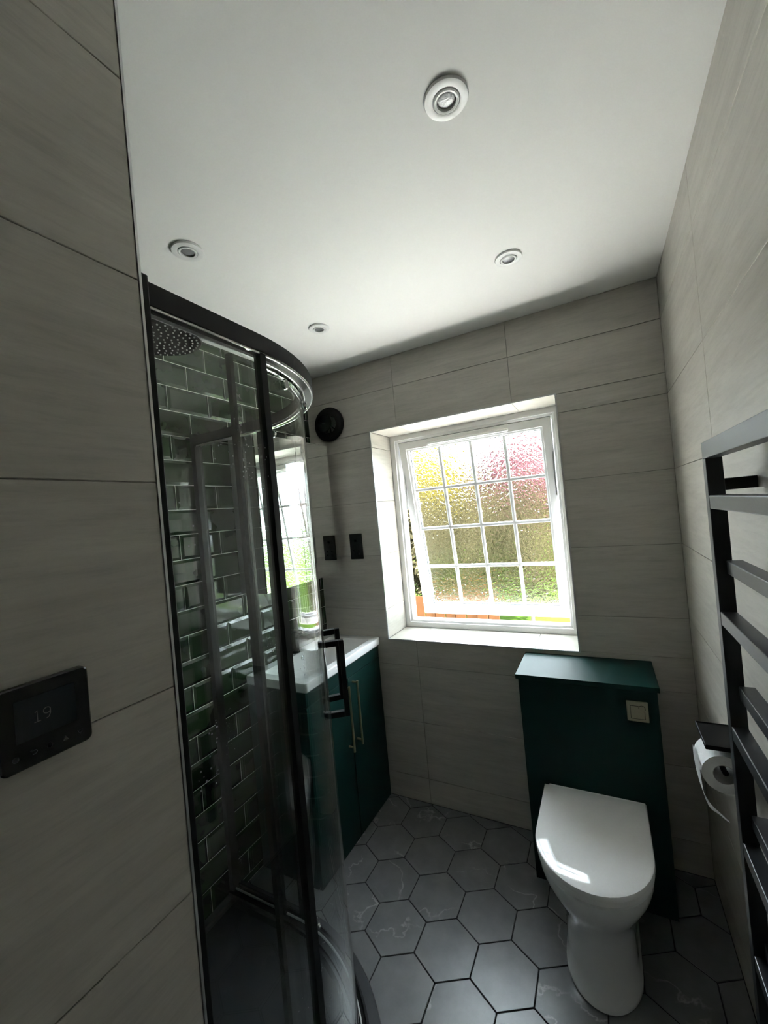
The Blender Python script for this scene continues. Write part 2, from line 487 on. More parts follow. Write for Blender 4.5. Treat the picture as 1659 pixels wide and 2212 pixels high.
# reveal tiles
for (x0, x1) in cuts(WX0, WX1, -0.33, 0.6):
    tile('sill_tile', wall_back, 'up', (0, 0, WZ0), x0 + G, x1 - G, D + 0.001, WY - 0.001, 'tile')
    tile('reveal_tile', wall_back, 'down', (0, 0, WZ1), x0 + G, x1 - G, D + 0.001, WY - 0.001, 'tile')
for (z0, z1) in cuts(WZ0, WZ1, ZJ, 0.3):
    tile('reveal_tile', wall_back, 'left', (WX0, 0, 0), D + 0.001, WY - 0.001, z0 + G, z1 - G, 'tile')
    tile('reveal_tile', wall_back, 'right', (WX1, 0, 0), D + 0.001, WY - 0.001, z0 + G, z1 - G, 'tile')
# metal edging round the reveal
e = 0.006
for nm, c in (('edge_trim', (WX0 - e, WX0, WZ0 - e, WZ1 + e)), ('edge_trim', (WX1, WX1 + e, WZ0 - e, WZ1 + e)),
              ('edge_trim', (WX0, WX1, WZ1, WZ1 + e)), ('edge_trim', (WX0, WX1, WZ0 - e, WZ0))):
    bm = B(); box(bm, c[0], c[1], D - 0.0025, D + 0.004, c[2], c[3]); obj(nm, bm, 'alu', wall_back)

# ---- right wall
bm = B(); box(bm, RX + 0.0035, RX + 0.2, YB - 0.1, D + 0.0035, -0.1, H + 0.1)
wall_right = tag(obj('wall_right', bm, 'grout_grey'), 'grey stone-effect tiled wall behind the towel rail', None, None, 'structure')
for (z0, z1) in cuts(0.0, H, ZJ, 0.3):
    for (y0, y1) in cuts(YB, D, 1.35, 0.6):
        tile('tile', wall_right, 'right', (RX, 0, 0), y0 + G, y1 - G, z0 + G, z1 - G, 'tile')

# ---- near left wall (a boxed-in block up to the shower)
bm = B(); box(bm, LW - 0.2, LX - 0.0035, YB - 0.1, Y0 - 0.0035, -0.1, H + 0.1)
wall_near = tag(obj('wall_near_left', bm, 'grout_grey'), 'grey stone-effect tiled wall carrying the thermostat', None, None, 'structure')
for (z0, z1) in cuts(0.0, H, ZJ, 0.3):
    for (y0, y1) in cuts(YB, Y0 - 0.003, Y0 - 0.6, 0.6):
        tile('tile', wall_near, 'left', (LX, 0, 0), y0 + G, y1 - G, z0 + G, z1 - G, 'tile')
bm = B(); box(bm, LX - 0.006, LX + 0.001, Y0 - 0.003, Y0 + 0.001, 0, H); obj('edge_trim', bm, 'alu', wall_near)

# green tiles: far left wall and the shower side of the near block
bm = B(); box(bm, LW - 0.2, LW - 0.0012, Y0 - 0.0035, D + 0.0035, -0.1, H + 0.1)
wall_left = tag(obj('wall_left', bm, 'grout_white'), 'wall of glossy bevelled dark green brick tiles with white joints', None, None, 'structure')
PZ, PY, GM = 0.1013, 0.1975, 0.0016
k = 0
for (z0, z1) in cuts(0.0, H, 2.257, PZ):
    row = round((2.257 - (z1 if z1 < H - 1e-6 else 2.358 + PZ)) / PZ)
    jy = 1.169 if row % 2 == 0 else 1.268
    for (y0, y1) in cuts(Y0 + 0.001, D, jy, PY):
        tile('green_tile', wall_left, 'left', (LW + 0.004, 0, 0), y0 + GM, y1 - GM, z0 + GM, z1 - GM, 'green_tile', t=0.006, bw=0.011, bd=0.0038)

bm = B(); box(bm, LW, LX - 0.0060, Y0 - 0.0035, Y0, 0, H)
wall_shower = tag(obj('wall_shower_side', bm, 'grout_white'), 'green tiled end of the shower recess', None, None, 'structure')
for (z0, z1) in cuts(0.0, H, 2.257, PZ):
    row = round((2.257 - (z1 if z1 < H - 1e-6 else 2.358 + PZ)) / PZ)
    for (x0, x1) in cuts(LW + 0.006, LX - 0.006, -1.1 if row % 2 == 0 else -1.0, PY):
        tile('green_tile', wall_shower, 'front', (0, Y0 + 0.005, 0), x0 + GM, x1 - GM, z0 + GM, z1 - GM, 'green_tile', t=0.0055, bw=0.011, bd=0.0038)

# ---- wall behind the camera with a white door
bm = B(); box(bm, LX - 0.1, RX + 0.2, YB - 0.2, YB, -0.1, H + 0.1)
tag(obj('wall_front', bm, 'ceiling'), 'plain painted wall with the entrance door', None, None, 'structure')
door = tag(empty('door_1', (-0.15, YB, 0)), 'white panelled entrance door', None, None, 'structure')
obj('door_leaf', rbox(-0.52, 0.21, YB + 0.002, YB + 0.035, 0.005, 2.0, 0.003), 'door', door)
for zz0, zz1 in ((0.15, 0.9), (1.05, 1.85)):
    obj('door_panel', rbox(-0.42, 0.11, YB + 0.036, YB + 0.044, zz0, zz1, 0.004), 'door', door)

# ---- ceiling
bm = B(); box(bm, LW - 0.2, RX + 0.2, YB - 0.2, 2.30, H, H + 0.12)
tag(obj('ceiling', bm, 'ceiling'), 'smooth white painted ceiling', None, None, 'structure')

# ---- floor: dark grout bed and hexagon tiles
bm = B(); box(bm, LW - 0.2, RX + 0.2, YB - 0.2, 2.30, -0.12, -0.0022)
floor = tag(obj('floor', bm, 'grout_dark'), 'floor of slate grey hexagon tiles with dark joints', None, None, 'structure')
HP = 0.2025; RR = HP / math.sqrt(3); RI = RR - 0.0025
HEXCACHE = {}
for r in range(-10, 12):
    yc = 1.682 + r * HP * math.sqrt(3) / 2
    for c in range(-9, 9):
        xc = -0.617 + (c + (0.5 if r % 2 else 0)) * HP
        poly = [(xc + RI * math.cos(PI / 6 + i * PI / 3), yc + RI * math.sin(PI / 6 + i * PI / 3)) for i in range(6)]
        xlo = LW + 0.002 if yc > Y0 else LX + 0.002
        cp = clip_poly(poly, xlo, RX - 0.002, (Y0 + 0.002) if xc < LX else YB + 0.002, D - 0.002)
        if len(cp) < 3: continue
        xs = [p[0] for p in cp]; ys = [p[1] for p in cp]
        if max(xs) - min(xs) < 0.008 or max(ys) - min(ys) < 0.008: continue
        whole = len(cp) == 6 and abs(max(ys) - min(ys) - 2 * RI) < 1e-5 and abs(max(xs) - min(xs) - 2 * RI * math.cos(PI / 6)) < 1e-5
        if whole and 'hex' in HEXCACHE:
            o = bpy.data.objects.new('hexagon_tile', HEXCACHE['hex']); link(o, floor, (xc, yc, 0)); continue
        bm = B(); n = len(cp)
        cx, cy = sum(xs) / n, sum(ys) / n
        def shrink(d):
            return [(cx + (x - cx) * (1 - d / max(0.02, math.hypot(x - cx, y - cy))), cy + (y - cy) * (1 - d / max(0.02, math.hypot(x - cx, y - cy)))) for x, y in cp]
        loft(bm, [[(x, y, -0.010) for x, y in cp], [(x, y, -0.0008) for x, y in cp], [(x, y, 0.0) for x, y in shrink(0.0012)]])
        o = obj('hexagon_tile', bm, 'hex', floor, org=(xc, yc, 0))
        if whole: HEXCACHE['hex'] = o.data

# ================================================================== WINDOW
win = tag(empty('window_1', (-0.618, WY, WZ0)), 'white plastic casement window with obscure glass, tilted open at the bottom', None, None, 'structure')
FW = 0.046
def frame_bm(x0, x1, z0, z1, y0, y1, w, r=0.004):
    """mitred rectangular frame with a small inner step"""
    bm = B()
    def ring(i, y): return [(x0 + i, y, z0 + i), (x1 - i, y, z0 + i), (x1 - i, y, z1 - i), (x0 + i, y, z1 - i)]
    rings = [ring(0, y1), ring(0, y0 + r), ring(r, y0), ring(w - 0.014, y0), ring(w - 0.012, y0 + 0.006), ring(w - 0.002, y0 + 0.010), ring(w, y0 + 0.014), ring(w, y1)]
    R = [[bm.verts.new(p) for p in q] for q in rings]
    R.append(R[0])
    for a, b in zip(R, R[1:]):
        for i in range(4):
            j = (i + 1) % 4
            bm.faces.new((a[i], a[j], b[j], b[i]))
    return bm
obj('frame', frame_bm(WX0 - 0.003, WX1 + 0.003, WZ0 - 0.003, WZ1 + 0.003, WY, WY + 0.070, FW), 'upvc', win)
# the opening sash, hung at the top
HY, HZ = WY + 0.030, WZ1 - 0.040
sx0, sx1, sz1 = -1.044, -0.190, WZ1 - 0.043
sz0 = sz1 - 1.075
SW = 0.056
TH = math.radians(9.0)
sash = obj('sash', frame_bm(sx0, sx1, sz0, sz1, WY + 0.012, WY + 0.072, SW), 'upvc', win, org=(-0.618, HY, HZ))
sash.rotation_euler.x = TH
gx0, gx1, gz0, gz1 = sx0 + SW, sx1 - SW, sz0 + SW, sz1 - SW
gasket = frame_bm(gx0 - 0.001, gx1 + 0.001, gz0 - 0.001, gz1 + 0.001, WY + 0.034, WY + 0.046, 0.0055, 0.001)
obj('gasket', gasket, 'seal', sash)
gy = WY + 0.042
BWD = 0.0085
xs = [gx0 + (gx1 - gx0) * i / 4 for i in range(5)]
zs = [gz0 + (gz1 - gz0) * i / 4 for i in range(5)]
for i in range(4):
    for j in range(4):
        bm = B(); box(bm, xs[i] + 0.0002, xs[i + 1] - 0.0002, gy, gy + 0.004, zs[j] + 0.0002, zs[j + 1] - 0.0002)
        pn = obj('pane', bm, 'float', sash)
        pn.data.materials.append(M['obscure'])      # only the room face is textured
        for p_ in pn.data.polygons:
            if p_.normal.y < -0.9: p_.material_index = 1
def bar(x0, x1, z0, z1):
    bm = B(); box(bm, x0, x1, gy - 0.008, gy - 0.0005, z0, z1)
    es = [e for e in bm.edges if abs(e.verts[0].co.y - (gy - 0.008)) < 1e-6 and abs(e.verts[1].co.y - (gy - 0.008)) < 1e-6]
    bmesh.ops.bevel(bm, geom=es, offset=0.003, segments=1, affect='EDGES')
    return bm
for i in (1, 2, 3):
    obj('glazing_bar', bar(xs[i] - BWD, xs[i] + BWD, gz0, gz1), 'upvc', sash)
    obj('glazing_bar', bar(gx0, gx1, zs[i] - BWD, zs[i] + BWD), 'upvc', sash)
    bm = B(); box(bm, xs[i] - BWD, xs[i] + BWD, gy + 0.0045, gy + 0.012, gz0, gz1); obj('outer_bar', bm, 'upvc', sash)
    bm = B(); box(bm, gx0, gx1, gy + 0.0045, gy + 0.012, zs[i] - BWD, zs[i] + BWD); obj('outer_bar', bm, 'upvc', sash)
obj('trickle_vent', rbox(-0.86, -0.40, WY - 0.002, WY + 0.012, sz1 - 0.036, sz1 - 0.020, 0.006, 3), 'upvc', sash)
obj('vent_slider', rbox(-0.765, -0.755, WY - 0.006, WY - 0.0022, sz1 - 0.034, sz1 - 0.024, 0.0015), 'lightwhite', sash)
obj('handle_base', rbox(-0.655, -0.585, WY - 0.002, WY + 0.012, sz0 + 0.018, sz0 + 0.042, 0.004), 'upvc', sash)
bm = B(); tube(bm, [(-0.622, WY - 0.012, sz0 + 0.030), (-0.620, WY - 0.022, sz0 + 0.065), (-0.612, WY - 0.026, sz0 + 0.100), (-0.606, WY - 0.026, sz0 + 0.132)], [0.009, 0.0085, 0.0075, 0.005], 10)
obj('handle_lever', bm, 'upvc', sash, smooth=True)
bm = B(); lathe(bm, [(0.006, 0), (0.006, 0.010)], (-0.622, WY - 0.0025, sz0 + 0.030), 'y', 16, flip=-1); obj('handle_pivot', bm, 'chrome', sash)
# friction stays at both sides
for x in (sx0 + 0.002, sx1 - 0.010):
    bm = B(); box(bm, x, x + 0.008, WY + 0.040, WY + 0.052, sz1 - 0.40, sz1 - 0.02); obj('friction_stay', bm, 'alu', win)

# ================================================================== CEILING DOWNLIGHTS
def downlight(x, y, label):
    t = empty('downlight', (x, y, H), label, 'ceiling light', 'recessed ceiling downlights')
    bm = B(); lathe(bm, [(0.0275, -0.0005), (0.0455, -0.0005), (0.0462, -0.003), (0.0445, -0.0065), (0.033, -0.0085), (0.0290, -0.0072), (0.0275, -0.003), (0.0275, -0.0005)], (x, y, H), 'z', 48, close=False)
    obj('bezel', bm, 'lightwhite', t, smooth=True)
    bm = B(); lathe(bm, [(0.0285, -0.0006), (0.0285, -0.0036)], (x, y, H), 'z', 40, close=False)
    obj('gap_ring', bm, 'black', t)
    bm = B(); lathe(bm, [(0.0268, -0.0006), (0.0268, -0.0085), (0.0245, -0.0098), (0.0205, -0.0090), (0.0200, -0.0008)], (x, y, H), 'z', 40, close=False)
    o = obj('gimbal_ring', bm, 'lightwhite', t, smooth=True)
    bm = B(); lathe(bm, [(0.0198, -0.0040), (0.0150, -0.0052), (0.0080, -0.0060), (0.0, -0.0063)], (x, y, H), 'z', 32, close=False)
    obj('lens', bm, 'lens', t, smooth=True)
downlight(-0.212, 0.839, 'white recessed downlight nearest the viewer, largest of the four in the ceiling')
downlight(-1.030, 0.841, 'white recessed downlight in the ceiling above the shower head')
downlight(-0.212, 1.485, 'white recessed downlight in the ceiling in front of the window')
downlight(-1.030, 1.492, 'white recessed downlight above the corner by the black fan, smallest of the four')

# ================================================================== EXTRACTOR FAN
FX, FZ = -1.352, 2.104
fan = empty('extractor_fan', (FX, D, FZ), 'round black extractor fan with silver blades on the tiled wall', 'fan')
bm = B(); lathe(bm, [(0.092, 0.0005), (0.098, 0.008), (0.098, 0.020), (0.092, 0.028), (0.070, 0.030), (0.055, 0.026), (0.051, 0.004)], (FX, D, FZ), 'y', 56, close=False, flip=-1)
obj('housing_ring', bm, 'black', fan, smooth=True)
bm = B(); lathe(bm, [(0.052, 0.0008), (0.0, 0.0010)], (FX, D, FZ), 'y', 40, close=False, flip=-1); obj('back_plate', bm, 'black', fan)
for i in range(9):
    a0 = 2 * PI * i / 9; a1 = a0 + 2 * PI / 9 * 0.86
    bm = B()
    P = [(FX + r * math.cos(a), D - h, FZ + r * math.sin(a)) for r, a, h in ((0.014, a0, 0.006), (0.049, a0, 0.004), (0.049, a1, 0.016), (0.014, a1, 0.012))]
    v = [bm.verts.new(p) for p in P] + [bm.verts.new((p[0], p[1] + 0.0012, p[2])) for p in P]
    bm.faces.new(v[:4]); bm.faces.new(v[4:])
    for q in range(4): bm.faces.new((v[q], v[(q + 1) % 4], v[4 + (q + 1) % 4], v[4 + q]))
    obj('blade', bm, 'blade', fan)
bm = B(); lathe(bm, [(0.016, 0.001), (0.016, 0.016), (0.012, 0.022), (0.0, 0.024)], (FX, D, FZ), 'y', 24, close=False, flip=-1); obj('hub', bm, 'chrome', fan, smooth=True)
bm = B(); lathe(bm, [(0.0, 0.0585), (0.047, 0.0585), (0.049, 0.061), (0.048, 0.064), (0.0, 0.0655)], (FX, D, FZ), 'y', 40, close=False, flip=-1); cov = obj('front_cover', bm, 'gloss_black', fan, smooth=True)
bm = B(); box(bm, FX - 0.012, FX + 0.012, D - 0.0664, D - 0.0652, FZ - 0.0015, FZ + 0.0015); obj('cover_mark', bm, 'print', cov)
for a in (2.2, 3.4, 4.6):
    bm = B(); tube(bm, [(FX + 0.030 * math.cos(a), D - 0.060, FZ + 0.030 * math.sin(a)), (FX + 0.064 * math.cos(a), D - 0.026, FZ + 0.064 * math.sin(a))], 0.0025, 8); obj('cover_arm', bm, 'black', fan)

# ================================================================== SHAVER SOCKET
so = empty('shaver_socket', (-1.2475, D, 1.316), 'flat black shaver socket plate on the tiled wall left of the window', 'socket')
obj('plate', rbox(-1.2885, -1.2060, D - 0.009, D - 0.0002, 1.316, 1.461, 0.003), 'gloss_black', so)
for x in (-1.264, -1.230):
    for z in (1.345, 1.366):
        bm = B(); lathe(bm, [(0.0042, 0), (0.0042, 0.0012)], (x, D - 0.0088, z), 'y', 16, flip=-1); obj('socket_hole', bm, 'hole', so)
obj('voltage_switch', rbox(-1.256, -1.239, D - 0.012, D - 0.0088, 1.415, 1.428, 0.001), 'black', so)

# ================================================================== MIRROR CABINET
mc = empty('mirror_cabinet', (LW + 0.0042, 1.632, 1.250), 'mirror-fronted wall cabinet above the basin', 'cabinet')
obj('carcass', rbox(LW + 0.0045, -1.352, 1.354, 1.911, 1.250, 1.972, 0.002), 'cab_side', mc)
for y0, y1 in ((1.354, 1.6315), (1.6335, 1.911)):
    bm = rbox(-1.3515, -1.340, y0, y1, 1.250, 1.972, 0.0012, 1)
    obj('mirror_door', bm, 'mirror', mc)

# ================================================================== VANITY, BASIN, TAP
VX = -1.165
van = empty('vanity_unit', (-1.34, 1.66, 0), 'dark green two-door vanity cabinet with brass handles under the basin', 'cabinet')
for y0, y1 in ((1.340, 1.358), (1.958, 1.976)):
    obj('side_panel', rbox(LW + 0.006, VX - 0.020, y0, y1, 0.001, 0.834, 0.0012), 'green_paint', van)
obj('base_panel', rbox(LW + 0.022, VX - 0.020, 1.3585, 1.9575, 0.05, 0.068, 0.001), 'green_paint', van)
obj('back_panel', rbox(LW + 0.006, LW + 0.0215, 1.3585, 1.9575, 0.05, 0.75, 0.001), 'green_paint', van)
obj('fascia', rbox(VX - 0.0195, VX, 1.340, 1.976, 0.7725, 0.834, 0.0012), 'green_paint', van)
for (y0, y1, hy, nm) in ((1.340, 1.6555, 1.620, 0), (1.6585, 1.976, 1.694, 1)):
    dr = obj('cabinet_door', rbox(VX - 0.0195, VX, y0, y1, 0.004, 0.7695, 0.0012), 'green_paint', van)
    hz0, hz1 = 0.460, 0.748
    bm = B(); tube(bm, [(VX + 0.030, hy, hz0 - 0.022), (VX + 0.030, hy, hz1 + 0.002)], 0.0055, 14)
    hd = obj('handle', bm, 'brass', dr, smooth=True)
    for z in (hz0, hz1 - 0.006):
        bm = B(); tube(bm, [(VX + 0.0005, hy, z), (VX + 0.030, hy, z)], 0.0048, 12)
        for q in list(bm.verts): pass
        obj('handle_post', bm, 'brass', dr, smooth=True)

BX0, BX1, BY0, BY1, BZ = LW + 0.0045, -1.150, 1.333, 1.9835, 0.878
def rrect(x0, x1, y0, y1, r, z, n=5):
    P = []
    for cx, cy, a in ((x1 - r, y1 - r, 0), (x0 + r, y1 - r, PI / 2), (x0 + r, y0 + r, PI), (x1 - r, y0 + r, 1.5 * PI)):
        for i in range(n): P.append((cx + r * math.cos(a + PI / 2 * i / (n - 1)), cy + r * math.sin(a + PI / 2 * i / (n - 1)), z))
    return P
basin = empty('basin', (-1.33, 1.66, 0.8345), 'white rectangular ceramic inset basin on the green vanity', 'basin')
bm = B()
loft(bm, [rrect(BX0 + 0.006, BX1 - 0.006, BY0 + 0.006, BY1 - 0.003, 0.010, 0.8352), rrect(BX0, BX1, BY0, BY1, 0.012, 0.842), rrect(BX0, BX1, BY0, BY1, 0.012, BZ - 0.006),
          rrect(BX0 + 0.002, BX1 - 0.002, BY0 + 0.002, BY1 - 0.001, 0.012, BZ - 0.0015), rrect(BX0 + 0.006, BX1 - 0.006, BY0 + 0.006, BY1 - 0.004, 0.012, BZ),
          rrect(-1.447, BX1 - 0.036, 1.378, 1.926, 0.018, BZ), rrect(-1.445, BX1 - 0.039, 1.382, 1.922, 0.018, BZ - 0.004),
          rrect(-1.425, BX1 - 0.060, 1.440, 1.870, 0.030, BZ - 0.045), rrect(-1.405, BX1 - 0.085, 1.500, 1.810, 0.040, BZ - 0.085), rrect(-1.385, BX1 - 0.110, 1.545, 1.765, 0.040, BZ - 0.098)],
     cap0=False)
obj('basin_bowl', bm, 'ceramic', basin, smooth=True)
bm = B(); lathe(bm, [(0.0065, 0.0), (0.0115, 0.0), (0.0120, 0.003), (0.0085, 0.005), (0.0065, 0.002)], (-1.4345, 1.655, 0.852), 'x', 24, close=False); obj('overflow_ring', bm, 'chrome', basin, smooth=True)
bm = B(); lathe(bm, [(0.030, 0.0), (0.030, 0.003), (0.022, 0.005), (0.0, 0.006)], (-1.32, 1.655, BZ - 0.0978), 'z', 28, close=False); obj('waste_plug', bm, 'chrome', basin, smooth=True)

tap = empty('basin_tap', (-1.475, 1.655, BZ), 'black mixer tap on the back ledge of the basin', 'tap')
bm = B(); lathe(bm, [(0.024, 0.0), (0.024, 0.006), (0.019, 0.008), (0.019, 0.100), (0.017, 0.104), (0.0, 0.104)], (-1.475, 1.655, BZ + 0.0004), 'z', 28, close=False); obj('tap_body', bm, 'black', tap, smooth=True)
obj('spout', rbox(-1.475, -1.375, 1.642, 1.668, BZ + 0.072, BZ + 0.088, 0.004), 'black', tap)
obj('lever', rbox(-1.49, -1.425, 1.648, 1.662, BZ + 0.1045, BZ + 0.113, 0.003), 'black', tap)

# ================================================================== SHOWER
CX, CY, RO = -1.152, 0.637, 0.552
def qpath(r, y_start=Y0 + 0.012, x_end=LW + 0.010, n=36):
    P = [(CX + r, y_start)]
    P += [(CX + r, y_start + (CY - y_start) * i / 4) for i in range(1, 4)]
    P += [(CX + r * math.cos(a), CY + r * math.sin(a)) for a in [PI / 2 * i / n for i in range(n + 1)]]
    P += [(CX + (x_end - CX) * i / 4, CY + r) for i in range(1, 5)]
    return P
def strip(bm, inner, outer, z0, z1):
    """solid band between two paths"""
    rings = [[(a[0], a[1], z0), (b[0], b[1], z0), (b[0], b[1], z1), (a[0], a[1], z1)] for a, b in zip(inner, outer)]
    loft(bm, rings)
def sweep(r0, r1, z0, z1, **k):
    bm = B(); strip(bm, qpath(r0, **k), qpath(r1, **k), z0, z1); return bm
def arc(r, a0, a1, n=24): return [(CX + r * math.cos(a0 + (a1 - a0) * i / n), CY + r * math.sin(a0 + (a1 - a0) * i / n)) for i in range(n + 1)]

tray = empty('shower_tray', (-1.15, 0.80, 0), 'low black quadrant shower tray on the hexagon floor', 'shower tray')
RT = 0.585
def trayp(r, m, z): return [(x, y, z) for x, y in qpath(r, y_start=Y0 + 0.0055 + m, x_end=LW + 0.0055 + m)] + [(LW + 0.0055 + m, Y0 + 0.0055 + m, z)]
bm = B()
loft(bm, [trayp(RT, 0.0, 0.0006), trayp(RT, 0.0, 0.034), trayp(RT - 0.004, 0.002, 0.040), trayp(RT - 0.088, 0.03, 0.040), trayp(RT - 0.098, 0.04, 0.026), trayp(RT - 0.20, 0.14, 0.022)])
obj('tray_body', bm, 'tray', tray, smooth=True)
bm = B(); lathe(bm, [(0.055, 0.0), (0.055, 0.004), (0.045, 0.006), (0.0, 0.006)], (-1.22, 0.72, 0.0222), 'z', 32, close=False); obj('waste_cover', bm, 'chrome', tray, smooth=True)

enc = empty('shower_enclosure', (-1.05, 0.95, 0.0405), 'black-framed curved quadrant shower enclosure with clear glass sliding doors', 'shower')
GZ0, GZ1 = 0.052, 1.917
obj('top_rail', sweep(RO - 0.036, RO, 1.918, 1.955), 'black', enc)
obj('top_track', sweep(RO - 0.0055, RO - 0.0025, 1.914, 1.9178), 'alu', enc)
obj('top_track', sweep(RO - 0.0275, RO - 0.0245, 1.912, 1.9178), 'alu', enc)
obj('bottom_rail', sweep(RO - 0.046, RO - 0.002, 0.0408, 0.052), 'black', enc)
obj('bottom_track', sweep(RO - 0.026, RO - 0.022, 0.0522, 0.060), 'alu', enc)
obj('bottom_track', sweep(RO - 0.010, RO - 0.006, 0.0522, 0.066), 'black', enc)
# wall profiles
obj('wall_profile', rbox(CX + RO - 0.036, CX + RO + 0.001, Y0 + 0.0055, Y0 + 0.030, 0.0415, 1.965, 0.002), 'black', enc)
obj('wall_profile', rbox(LW + 0.0045, LW + 0.030, CY + RO - 0.036, CY + RO + 0.001, 0.0415, 1.965, 0.002), 'black', enc)
# fixed panels
rf0, rf1 = RO - 0.014, RO - 0.008
bm = B(); strip(bm, [(CX + rf0, y) for y in (0.412, 0.53, CY)] + arc(rf0, 0, 0.03, 3)[1:], [(CX + rf1, y) for y in (0.412, 0.53, CY)] + arc(rf1, 0, 0.03, 3)[1:], GZ0, GZ1)
obj('fixed_panel', bm, 'glass', enc, smooth=True)
bm = B(); strip(bm, [(x, CY + rf0) for x in (-1.140, -1.3, LW + 0.031)], [(x, CY + rf1) for x in (-1.140, -1.3, LW + 0.031)], GZ0, GZ1)
obj('fixed_panel', bm, 'glass', enc, smooth=True)
# vertical edge strips
bm = B(); strip(bm, arc(rf0 - 0.006, 0.020, 0.052, 3), arc(rf1 + 0.006, 0.020, 0.052, 3), GZ0, GZ1); obj('edge_strip', bm, 'black', enc)
bm = B(); box(bm, -1.139, -1.118, CY + rf0 - 0.006, CY + rf1 + 0.006, GZ0, GZ1); obj('edge_strip', bm, 'black', enc)
# curved sliding doors
rd0, rd1 = RO - 0.038, RO - 0.032
SEAM = math.radians(41.5)
def door_path(r, which):
    if which == 0: return [(CX + r, y) for y in (0.600, 0.618)] + arc(r, 0, SEAM - 0.004, 26)
    return arc(r, SEAM + 0.004, PI / 2, 26) + [(x, CY + r) for x in (-1.17, -1.195)]
for w in (0, 1):
    bm = B(); strip(bm, door_path(rd0, w), door_path(rd1, w), GZ0 + 0.012, GZ1 - 0.012)
    dr = obj('sliding_door', bm, 'glass', enc, smooth=True)
    dr['label'] = 'curved clear glass sliding door'
    bm = B()
    if w == 0: box(bm, CX + rd0 - 0.003, CX + rd1 + 0.003, 0.590, 0.5995, GZ0 + 0.012, GZ1 - 0.012)
    else: box(bm, -1.2045, -1.1955, CY + rd0 - 0.003, CY + rd1 + 0.003, GZ0 + 0.012, GZ1 - 0.012)
    obj('door_seal', bm, 'black', dr)
    bm = B(); s_ = -1 if w == 0 else 1
    strip(bm, arc(rd0 - 0.001, SEAM + s_ * 0.0005, SEAM + s_ * 0.0039, 2), arc(rd1 + 0.001, SEAM + s_ * 0.0005, SEAM + s_ * 0.0039, 2), GZ0 + 0.012, GZ1 - 0.012)
    obj('seam_seal', bm, 'seal', dr)
    ah = math.radians(37.0 if w == 0 else 46.5)
    e_r = Vector((math.cos(ah), math.sin(ah), 0)); e_t = Vector((-math.sin(ah), math.cos(ah), 0)); C0 = Vector((CX, CY, 0))
    def hbox(r0, r1, z0, z1, tw=0.0085):
        b2 = B(); v, _ = box(b2, r0, r1, -tw, tw, z0, z1)
        for q in v: q.co = C0 + e_r * q.co.x + e_t * q.co.y + Vector((0, 0, q.co.z))
        bmesh.ops.bevel(b2, geom=list(b2.edges), offset=0.0012, segments=1, affect='EDGES'); return b2
    hz0, hz1 = (0.985, 1.205) if w == 0 else (0.995, 1.215)
    b2 = hbox(rd1 + 0.040, rd1 + 0.054, hz0, hz1); obj('handle', b2, 'black', dr)
    for z in (hz0, hz1 - 0.016):
        obj('handle_arm', hbox(rd1 + 0.0005, rd1 + 0.0395, z, z + 0.016), 'black', dr)
        obj('handle_stop', hbox(rd0 - 0.012, rd0 - 0.0005, z, z + 0.016), 'black', dr)
    # rollers at top and bottom
    for a in ((0.25, 0.62) if w == 0 else (0.92, 1.35)):
        for z, sgn in ((GZ1 - 0.030, 1), (GZ0 + 0.030, 1)):
            b3 = B(); lathe(b3, [(0.011, 0), (0.013, 0.002), (0.013, 0.008), (0.011, 0.010)], (0, 0, 0), 'x', 20)
            rm = Matrix.Translation(Vector((CX + (rd1 + 0.001) * math.cos(a), CY + (rd1 + 0.001) * math.sin(a), z))) @ Matrix.Rotation(a, 4, 'Z')
            bmesh.ops.transform(b3, matrix=rm, verts=b3.verts)
            obj('roller', b3, 'chrome', dr, smooth=True)

# shower head on an arm from the near end wall
SH = Vector((-0.945, 0.662, 2.043))
sh = empty('overhead_shower', SH, 'round black overhead rain shower with pale nozzles inside the enclosure', 'shower')
bm = B(); lathe(bm, [(0.0, 0.0), (0.098, 0.0), (0.100, 0.002), (0.099, 0.006), (0.060, 0.009), (0.030, 0.012), (0.0, 0.012)], SH, 'z', 64, close=False)
plate = obj('head_plate', bm, 'black', sh, smooth=True)
nb = B()
for r, n in ((0.014, 6), (0.030, 12), (0.046, 18), (0.062, 24), (0.077, 30), (0.089, 34)):
    for i in range(n):
        a = 2 * PI * i / n + r * 20
        lathe(nb, [(0.0022, 0.0005), (0.0022, -0.0018), (0.0012, -0.003)], (SH.x + r * math.cos(a), SH.y + r * math.sin(a), SH.z), 'z', 6)
tag(obj('nozzles', nb, 'nozzle', plate), None, None, None, 'stuff')
bm = B(); lathe(bm, [(0.018, 0.012), (0.018, 0.022), (0.012, 0.026), (0.012, 0.060)], SH, 'z', 24); obj('swivel_neck', bm, 'black', sh, smooth=True)
az = SH.z + 0.075
bm = B(); tube(bm, [(SH.x, SH.y, SH.z + 0.055), (SH.x, SH.y - 0.004, SH.z + 0.068), (SH.x, SH.y - 0.016, az), (SH.x, SH.y - 0.05, az), (SH.x, Y0 + 0.006, az)], 0.0115, 16); obj('arm', bm, 'black', sh, smooth=True)
bm = B(); lathe(bm, [(0.030, 0.0), (0.030, 0.006), (0.013, 0.009)], (SH.x, Y0 + 0.0055, az), 'y', 28); obj('wall_flange', bm, 'black', sh, smooth=True)

